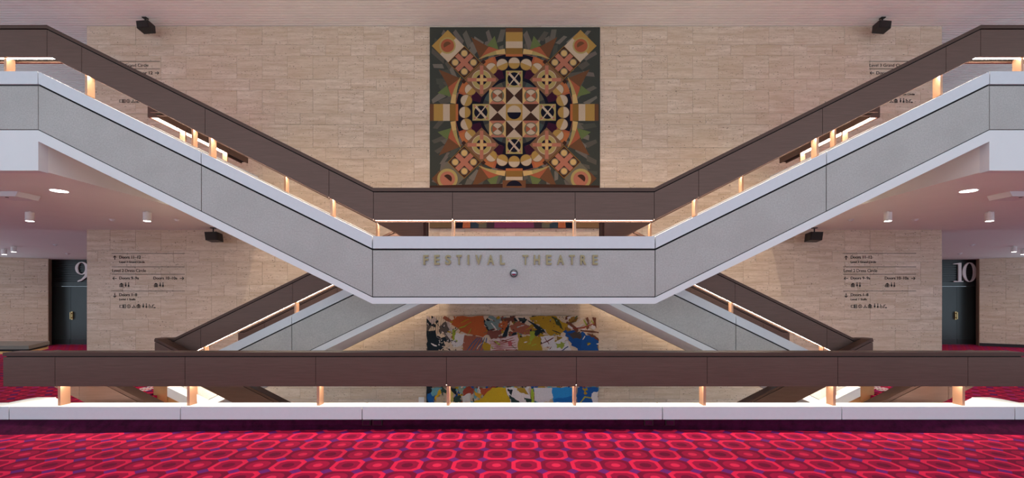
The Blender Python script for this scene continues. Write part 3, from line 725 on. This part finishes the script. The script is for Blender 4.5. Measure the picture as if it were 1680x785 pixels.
# diagonal arms
for sx in (-1, 1):
    for sy in (-1, 1):
        k_ = 1/math.sqrt(2)
        g = lambda a, b: ((a*k_-b*k_)*sx, (a*k_+b*k_)*sy)
        def sq(ca, h, rgb, hb=None): hb = hb or h; D([g(ca-h, -hb), g(ca+h, -hb), g(ca+h, hb), g(ca-h, hb)], rgb)
        sq(258, 8, DBR, 70); sq(207, 55, (128, 94, 66))
        cu, cv = g(207, 0); disc(cu, cv, 45, CREAM); disc(cu, cv, 42, OLIVE); disc(cu, cv, 24, NAVY)
        for w_, l, rgb in ((8, 64, PINK), (6, 23, TAN)):
            D([(cu-l, cv-w_), (cu+l, cv-w_), (cu+l, cv+w_), (cu-l, cv+w_)], rgb); D([(cu-w_, cv-l), (cu+w_, cv-l), (cu+w_, cv+l), (cu-w_, cv+l)], rgb)
        sq(317, 53, DGOLD); sq(317, 50, DBR); sq(317, 48, PINK, 11); sq(317, 11, PINK, 48)
        for a_ in (-1, 1):
            for b_ in (-1, 1):
                q = g(317+a_*29, b_*29); sq_ = [g(317+a_*29+e*17, b_*29+w__*17) for e, w__ in ((-1, -1), (1, -1), (1, 1), (-1, 1))]; D(sq_, DBR); disc(q[0], q[1], 17, (128, 112, 88)); disc(q[0], q[1], 13, TAN)
        cu, cv = g(424, 0)
        if sy > 0:
            sq(395, 26, CREAM, 51); sq(447, 26, GOLD, 51); disc(cu, cv, 37, OLIVE); disc(cu, cv, 30, SIEN); disc(cu, cv, 18, BRN, 30, 210)
        else:
            sq(421, 51, (112, 104, 86)); sq(447, 26, BRN, 51); disc(cu, cv, 46, OLIVE); disc(cu, cv, 34, PINK); disc(cu, cv, 20, DBR, -40, 140)
# lower border, mostly behind the landing balustrade
D([(-380, -330), (-60, -322), (60, -322), (382, -330), (382, -345), (-380, -345)], DBR)
D([(-52, -306), (52, -306), (52, -345), (-52, -345)], BRN); disc(0, -345, 38, NAVY, 20, 160, 12)
D([(-380, -345), (382, -345), (382, -521), (-380, -521)], (44, 40, 44))
for sx in (-1, 1):
    for u0, u1, rgb in ((0, 90, (112, 52, 84)), (92, 124, (60, 44, 52)), (124, 160, (96, 92, 76)), (160, 196, (46, 60, 72)), (198, 232, ORA), (232, 262, NAVY), (262, 345, (122, 94, 66)), (345, 380, (80, 72, 60))):
        D([(sx*u0, -430), (sx*u1*.96, -430), (sx*u1, -521), (sx*u0, -521)], rgb)
    disc(sx*150, -470, 34, (120, 96, 68)); disc(sx*150, -470, 24, (38, 50, 62)); D([(sx*198, -521), (sx*215, -470), (sx*232, -521)], SIEN)
D([(278, -430), (382, -430), (382, -521), (278, -521)], (128, 98, 68)); D([(-380, -430), (-262, -430), (-262, -521), (-380, -521)], (112, 90, 64))
L.build('design', M['weave'], tp)
# signature strokes on the tapestry
sgp = [(292, -478), (300, -462), (296, -486), (308, -470), (312, -484), (318, -472), (322, -484), (328, -474), (334, -484), (340, -468), (342, -486), (350, -474), (356, -482)]
m = MB()
for (a, b), (c_, d_) in zip(sgp, sgp[1:]):
    n_ = Vector((-(d_-b), c_-a)).normalized()*1.5; m.prism([T(a+n_.x, b+n_.y), T(a-n_.x, b-n_.y), T(c_-n_.x, d_-n_.y), T(c_+n_.x, d_+n_.y)], YW-.066, YW-.064)
m.build('signature', M['ink'], tp)
# painting on the lower wall
pt_ = thing('abstract_painting', 'wide abstract canvas of blue, ochre, orange and white strokes under the landing', 'painting')
px0, px1, pz0, pz1 = 700.5, 981.5, 686, 518.5
MB().box(wx(px0), wx(px1), YW-.05, YW-.004, wz(pz0), wz(pz1)).build('canvas', plain('canvas_edge', (206, 186, 160), .8), pt_)
L = Layers(YW-.0505, .00006); rnd = random.Random(11)
def Q(px, py): return (min(max(wx(px), wx(px0)), wx(px1)), min(max(wz(py), wz(pz0)), wz(pz1)))
def A(pts, rgb, jag=2.0, sub=5):
    out = []
    for (a, b), (c_, d_) in zip(pts, pts[1:]+pts[:1]):
        for k in range(sub):
            t = k/sub; j = jag if k else 0; out.append(Q(a+(c_-a)*t+rnd.uniform(-j, j), b+(d_-b)*t+rnd.uniform(-j, j)))
    L.poly(out, rgb)
def S(pts, w_, rgb, jag=.4):
    l = []; r = []
    for i, p in enumerate(pts):
        a = pts[max(0, i-1)]; b = pts[min(len(pts)-1, i+1)]; d = Vector((b[0]-a[0], b[1]-a[1])).normalized(); ww = w_*(.6 if i in (0, len(pts)-1) else 1)
        l.append((p[0]-d.y*ww, p[1]+d.x*ww)); r.append((p[0]+d.y*ww, p[1]-d.x*ww))
    A(l+r[::-1], rgb, jag, 3)
z1 = lambda u, v: (690+u/5.508, 505+v/5.508)      # upper strip readings
z2 = lambda u, v: (690+u/5.508, 625+v/5.508)      # lower strip readings
def A1(pts, rgb, jag=1.2): A([z1(*p) for p in pts], rgb, jag)
def A2(pts, rgb, jag=1.2): A([z2(*p) for p in pts], rgb, jag)
CRM = (222, 196, 168); WHT = (224, 214, 210); DK = (20, 32, 40); ORG = (186, 92, 40); OCH = (178, 138, 26); BLU = (18, 74, 140); LIME = (160, 172, 50); TERR = (160, 90, 66); LBL = (40, 140, 206); RED = (150, 60, 42)
L.poly([Q(px0, pz0), Q(px1, pz0), Q(px1, pz1), Q(px0, pz1)], CRM)
A1([(57, 400), (1608, 400), (1608, 720), (57, 720)], (150, 128, 110), 3)
ZONES = ((700, 740, (CRM, (90, 80, 76), (196, 176, 170), DK)), (740, 795, (ORG, TERR, CRM, (206, 190, 180), OCH)), (795, 850, ((120, 140, 136), RED, CRM, OCH, DK, (214, 180, 176))), (850, 895, (TERR, OCH, CRM, (96, 96, 44), DK)), (895, 935, (OCH, (150, 110, 40), CRM, WHT, (110, 60, 44))), (935, 982, (CRM, CRM, (196, 170, 140), (120, 70, 50), WHT)))
for xa, xb, cols in ZONES:
    for k in range(46):
        cx_, cy_ = rnd.uniform(xa-3, xb+3), rnd.uniform(520, 585); an = rnd.uniform(0, 3.14); l_, w_ = rnd.uniform(3, 11), rnd.uniform(1.2, 4.5)
        A([(cx_+l_*math.cos(an)*q-w_*math.sin(an)*e, cy_+l_*math.sin(an)*q+w_*math.cos(an)*e) for q, e in ((-1, -1), (1, -.7), (1, .7), (-1, 1))], rnd.choice(cols), 1.2, 3)
A1([(57, 210), (140, 200), (165, 300), (230, 330), (160, 400), (57, 420)], DK, 2.4)
A1([(280, 150), (330, 80), (570, 72), (575, 160), (620, 240), (560, 265), (420, 235)], ORG, 1.6)
A1([(320, 230), (410, 240), (390, 330), (330, 360), (280, 330)], WHT); A1([(400, 245), (560, 270), (580, 400), (380, 400)], TERR, 1)
for k in range(5): S([z1(410+k*38, 400), z1(470+k*30, 320), z1(520+k*20, 270)], .9, (66, 84, 120))
A1([(585, 120), (720, 110), (740, 190), (620, 200)], (120, 140, 136), 2.4); A1([(590, 200), (720, 210), (735, 270), (640, 285)], (130, 70, 56), 2)
A1([(720, 90), (860, 76), (840, 130), (760, 150)], (110, 60, 40), 2); A1([(705, 160), (780, 110), (790, 200), (740, 210)], ORG, 2)
A1([(800, 170), (890, 120), (1005, 180), (980, 240), (840, 225)], TERR, 1.4)
A1([(735, 290), (770, 180), (810, 130), (800, 180), (770, 290), (740, 300)], DK, 1)
A1([(980, 90), (1200, 76), (1330, 150), (1260, 250), (1180, 260), (1080, 170), (1000, 130)], OCH, 2.2)
A1([(960, 110), (1090, 180), (1140, 235), (1040, 190)], DK, 1.2); A1([(1180, 80), (1250, 110), (1290, 200), (1220, 150)], (60, 66, 30), 1.4)
A1([(600, 300), (880, 240), (900, 320), (860, 380), (640, 395)], (220, 190, 186), 1.4)
for k in range(6): S([z1(620+k*6, 300+k*17), z1(720, 310+k*14), z1(840+k*8, 270+k*22)], .8, RED)
A1([(570, 300), (640, 330), (630, 400), (565, 400)], OCH, 1.2)
A1([(890, 270), (960, 250), (1080, 260), (1100, 400), (880, 400)], (170, 138, 30), 1.6); A1([(985, 210), (1035, 215), (1030, 270), (985, 320)], LIME, 1)
A1([(1080, 260), (1200, 250), (1220, 330), (1110, 360)], WHT, 1.4); S([z1(1080, 330), z1(1150, 300), z1(1200, 270)], 1, (110, 50, 44)); S([z1(1120, 270), z1(1160, 330)], .9, (110, 50, 44))
A1([(1120, 400), (1230, 300), (1330, 300), (1360, 400)], WHT, 1.2); A1([(1215, 320), (1310, 310), (1280, 370), (1230, 360)], (150, 160, 60), 1.8)
A1([(1285, 215), (1360, 205), (1480, 230), (1600, 290), (1608, 400), (1420, 400), (1330, 290)], BLU, 2.6); A1([(1320, 225), (1440, 215), (1450, 270), (1380, 285)], (74, 60, 54), 2)
S([z1(1370, 190), z1(1470, 180), z1(1570, 140)], 1.2, RED); S([z1(1440, 205), z1(1530, 215), z1(1606, 225)], 1.6, (110, 66, 46)); S([z1(1500, 235), z1(1570, 260), z1(1605, 290)], 1.4, (110, 66, 46)); S([z1(1470, 110), z1(1500, 165)], 1.3, LIME)
A1([(1330, 95), (1410, 85), (1400, 130), (1350, 140)], (150, 110, 40), 2); S([z1(1260, 395), z1(1330, 350)], 1.4, (24, 44, 90))
for k in range(9): S([z1(85+k*22, 80), z1(80+k*20, 170+8*(k % 3)), z1(76+k*21, 240-9*(k % 4))], .35, (90, 80, 76))
for k in range(42):
    u, v_ = rnd.uniform(150, 320), rnd.uniform(170, 390); A1([(u, v_), (u+rnd.uniform(4, 14), v_-rnd.uniform(4, 18)), (u+rnd.uniform(5, 16), v_+3)], rnd.choice((DK, (90, 70, 74), WHT)), .3)
for k in range(40):
    u, v_ = rnd.uniform(570, 1290), rnd.uniform(85, 260); A1([(u, v_), (u+rnd.uniform(4, 18), v_-rnd.uniform(2, 14)), (u+rnd.uniform(8, 22), v_+rnd.uniform(2, 8))], rnd.choice((DK, OCH, CRM, (120, 60, 44), (130, 150, 140))), .4)
A1([(290, 200), (320, 200), (315, 290), (292, 290)], LIME, 1); S([z1(350, 185), z1(400, 170), z1(460, 130)], .9, LIME); A1([(790, 300), (830, 310), (820, 350), (795, 345)], (186, 90, 92), 1)
for k in range(46):
    u, v_ = rnd.uniform(70, 1590), rnd.uniform(90, 390); l_ = rnd.uniform(20, 90); an = rnd.uniform(-1.2, 1.2)
    S([z1(u, v_), z1(u+l_*.5*math.cos(an)+rnd.uniform(-8, 8), v_+l_*.5*math.sin(an)), z1(u+l_*math.cos(an), v_+l_*math.sin(an))], rnd.uniform(.4, 1.3), rnd.choice((DK, OCH, CRM, WHT, (120, 60, 44), LIME, (90, 100, 70))))
for k in range(150):
    cx_, cy_ = rnd.uniform(702, 982), rnd.uniform(628, 670); l_, w_ = rnd.uniform(2, 9), rnd.uniform(1, 4); an = rnd.uniform(0, 3.14)
    A([(cx_+l_*math.cos(an)*q-w_*math.sin(an)*e, cy_+l_*math.sin(an)*q+w_*math.cos(an)*e) for q, e in ((-1, -1), (1, -.7), (1, .7), (-1, 1))], rnd.choice((DK, OCH, BLU, WHT, RED, (110, 164, 168), (44, 66, 58), CRM)), 1, 3)
# middle and lower area
A2([(57, 40), (110, 40), (90, 210), (57, 200)], DK, 1); A2([(70, 110), (140, 90), (130, 200), (75, 200)], (24, 92, 156), 2); A2([(95, 60), (200, 55), (180, 120), (110, 130)], (110, 164, 168), 2); A2([(130, 150), (180, 70), (190, 110), (145, 190)], (214, 166, 36), 1.4)
A2([(150, 140), (215, 120), (215, 220), (130, 200)], (190, 170, 140), 2); A2([(240, 90), (300, 70), (300, 180), (250, 200)], (204, 184, 96), 2); A2([(250, 55), (330, 60), (320, 120)], DK, 2); A2([(300, 150), (360, 120), (370, 190), (310, 200)], (44, 66, 58), 2)
A2([(340, 60), (400, 60), (390, 130)], (140, 160, 140), 2); A2([(390, 60), (500, 58), (480, 110), (400, 130)], RED, 2.4); A2([(370, 130), (460, 110), (450, 180), (390, 200)], (206, 200, 190), 2); A2([(480, 70), (560, 120), (540, 160), (490, 120)], (206, 150, 36), 2); A2([(530, 60), (640, 55), (580, 140)], (176, 76, 40), 1.6)
A2([(430, 210), (560, 150), (650, 56), (775, 56), (790, 130), (830, 220)], (206, 168, 28), 1); A2([(770, 60), (960, 56), (1010, 210), (830, 210)], WHT, 1.2)
A2([(785, 70), (830, 75), (820, 130)], DK, 1.2); A2([(800, 120), (870, 170), (910, 200), (820, 200)], (38, 58, 54), 1.2); A2([(860, 60), (930, 58), (980, 120), (900, 100)], (176, 136, 40), 1.4); A2([(930, 140), (1020, 170), (1060, 210), (960, 190)], (38, 62, 54), 1.2)
A2([(1000, 75), (1020, 60), (1025, 190), (1000, 200)], (160, 180, 50), .8); A2([(1020, 57), (1190, 57), (1200, 150), (1080, 200), (1030, 170)], (222, 214, 216), .8)
A2([(1180, 57), (1400, 57), (1400, 220), (1200, 200), (1190, 130)], LBL, 1.2); A2([(1200, 160), (1400, 130), (1400, 230), (1200, 220)], (20, 104, 178), 1.2); A2([(1415, 57), (1600, 57), (1590, 220), (1415, 220)], (26, 84, 150), 1.4); A2([(1450, 60), (1500, 60), (1490, 120)], OCH, 2); S([z2(1440, 190), z2(1480, 140), z2(1540, 150)], 1.4, (180, 170, 60)); A2([(1540, 110), (1598, 90), (1598, 200), (1550, 200)], WHT, 1.6)
L.build('brushwork', M['paint'], pt_)
pl = MB().box(wx(687), wx(696), YW-.012, YW-.003, wz(664), wz(652)).build('artwork_label', M['white']); tag(pl, 'small white label plate beside the abstract canvas', 'plaque')
# ================================================================== FITTINGS
def speaker(x, z, yaw, label):
    r = thing('loudspeaker', label, 'loudspeaker', (x, 9.98, z), 'black loudspeakers by the travertine wall')
    k = 1 if yaw < 0 else -1
    o = MB().prism([(-.165*k, .1), (.145*k, .1), (.20*k, -.1), (-.105*k, -.1)], -.09, .09).build('cabinet', M['black'], r); o.rotation_euler = (math.radians(-10), 0, math.radians(yaw*.3))
    g = MB().prism([(-.145*k, .085), (.125*k, .085), (.175*k, -.085), (-.09*k, -.085)], -.096, -.09).build('grille', M['doorframe'], o)
    MB().cyl((0, 0, .08), .014, .14, 'z', 10).box(-.05, .05, -.04, .04, .2, .22).build('bracket', M['black'], r)
    return r
zc_ = HC-.22; zl_ = 3.275-.22
for s in (-1, 1):
    speaker((238.5-CX)/SW*.97*(-s if s > 0 else 1), zc_, 20*s, 'black loudspeaker hung below the slatted ceiling on the %s side' % SIDE[s])
    speaker((350-CX)/SW*.97*(-s if s > 0 else 1), zl_, 20*s, 'black loudspeaker hung below the gallery soffit on the %s side' % SIDE[s])
def spot(parent, loc, watts, col=(1, .86, .72), cone=110, r=.05):
    l = bpy.data.lights.new('downlight', 'SPOT'); l.energy = watts; l.color = col; l.spot_size = math.radians(cone); l.spot_blend = .8; l.shadow_soft_size = r
    o = bpy.data.objects.new('bulb', l); COL.objects.link(o); o.parent = parent; o.location = loc
    return o
def can(x, y, z, label, group, k=1.0, watts=SPOT_W):
    r = thing('ceiling_spotlight', label, 'light', (x, y, z), group)
    MB().cyl((0, 0, -.185*k), .063*k, .165*k, 'z', 24).build('can', M['white'], r); MB().cyl((0, 0, -.02*k), .02*k, .02*k, 'z', 12).build('stem', M['white'], r)
    MB().cyl((0, 0, -.189*k), .054*k, .004*k, 'z', 24).build('lens', M['lamp'], r); spot(r, (0, 0, -.2*k), watts*.3, cone=150)
Cz = 3.275
for x in (-9.2, -6.97, 7.11, 9.04):
    s = -1 if x < 0 else 1
    can(x, 8.11, Cz, 'white cylinder spotlight under the gallery soffit, %s, %s side' % ('nearer the stairs' if abs(x) < 8 else 'farther from the stairs', SIDE[s]), 'cylinder spotlights under the gallery')
for s in (-1, 1):
    for k, (x, y) in enumerate(((15.05, 12.6), (14.3, 12.2))):
        can(s*x, y, 3.275-.305*(y-YW)/(14-YW), 'white cylinder spotlight on the low ceiling before %s, %s one of two' % (SIDE[s], 'outer' if k == 0 else 'inner'), 'cylinder spotlights by the doors', .9, SPOT_W*1.3)
    r = thing('downlight', 'round recessed downlight in the gallery soffit near its edge, %s side' % SIDE[s], 'light', (s*6.98, 6.55, Cz), 'recessed downlights')
    MB().cyl((0, 0, -.006), .115, .008, 'z', 28).build('trim_ring', M['white'], r); MB().cyl((0, 0, -.009), .098, .004, 'z', 28).build('lens', M['lamp'], r); spot(r, (0, 0, -.03), SPOT_W*.4)
    r = thing('emergency_light', 'flat white box on the gallery soffit near its front, %s side' % SIDE[s], 'light', (s*7.9, 6.75, Cz), 'ceiling boxes')
    MB().prism([(-.24, 0), (-.2, -.075), (.2, -.075), (.24, 0)], -.16, .16).build('housing', M['plaster'], r); MB().cyl((0, -.1, -.082), .02, .008, 'z', 12).build('indicator', M['black'], r)
    for x, nm in ((8.4, 'outer'), (7.05, 'inner')):
        r = thing('smoke_detector', '%s white smoke detector on the gallery soffit near the back wall, %s side' % (nm, SIDE[s]), 'detector', (s*x, 8.93, Cz), 'smoke detectors')
        MB().cyl((0, 0, -.012), .055, .012, 'z', 20).build('base', M['plaster'], r); MB().cyl((0, 0, -.04), .026, .03, 'z', 16, .045).build('head', M['plaster'], r)
    for x, y, nm in ((12.9, 12.0, 'middle'), (13.9, 13.3, 'door-side')):
        r = thing('smoke_detector', '%s smoke detector on the sloping ceiling before %s' % (nm, SIDE[s]), 'detector', (s*x, y, 3.275-.305*(y-YW)/(14-YW)), 'smoke detectors')
        MB().cyl((0, 0, -.012), .06, .016, 'z', 20).build('base', M['plaster'], r); MB().cyl((0, 0, -.04), .026, .03, 'z', 16, .045).build('head', M['plaster'], r)
# unseen downlights added above the frame to light back wall, stairs and carpet
for s in (-1, 1):
    for x, y in ((1.6, 7.4), (5.0, 7.4), (1.6, 3.0), (5.0, 3.0), (8.6, 7.4)):
        r = thing('downlight', 'added round downlight in the slatted ceiling, %s m row, %s side' % ('stair' if y > 5 else 'foyer', SIDE[s]), 'light', (s*x, y, HC), 'added downlights in the slatted ceiling')
        r['label'] = '%s added recessed downlight in the slatted ceiling over the %s, %s side' % ({1.6: 'innermost', 5.0: 'second', 8.6: 'outermost'}[x], 'stairs' if y > 5 else 'carpet', SIDE[s])
        MB().cyl((0, 0, -.008), .12, .008, 'z', 24).build('trim_ring', M['white'], r); MB().cyl((0, 0, -.011), .1, .004, 'z', 24).build('lens', M['lamp'], r); spot(r, (0, 0, -.03), SPOT_W*(4.8 if y > 5 else 1.3), (1, .80, .60), 105)
# dark-topped counter on the carpet by door 9
ct = thing('counter', 'dark-topped counter with gold timber edge on the carpet on the door 9 side', 'counter')
MB().prism([(-8.6, 5.9), (-6.80, 5.98), (-7.20, 6.62), (-8.6, 6.62)], .905, .955, 'z').build('top', M['counter'], ct)
MB().prism([(-8.6, 5.93), (-6.85, 6.0), (-7.22, 6.6), (-8.6, 6.6)], .875, .905, 'z').build('shadow_line', M['gap'], ct)
MB().prism([(-8.6, 5.91), (-6.83, 5.99), (-7.21, 6.61), (-8.6, 6.61)], .84, .875, 'z').build('timber_edge', M['woodedge'], ct)
MB().box(-8.5, -8.42, 5.98, 6.54, 0, .84).build('leg', M['gap'], ct)
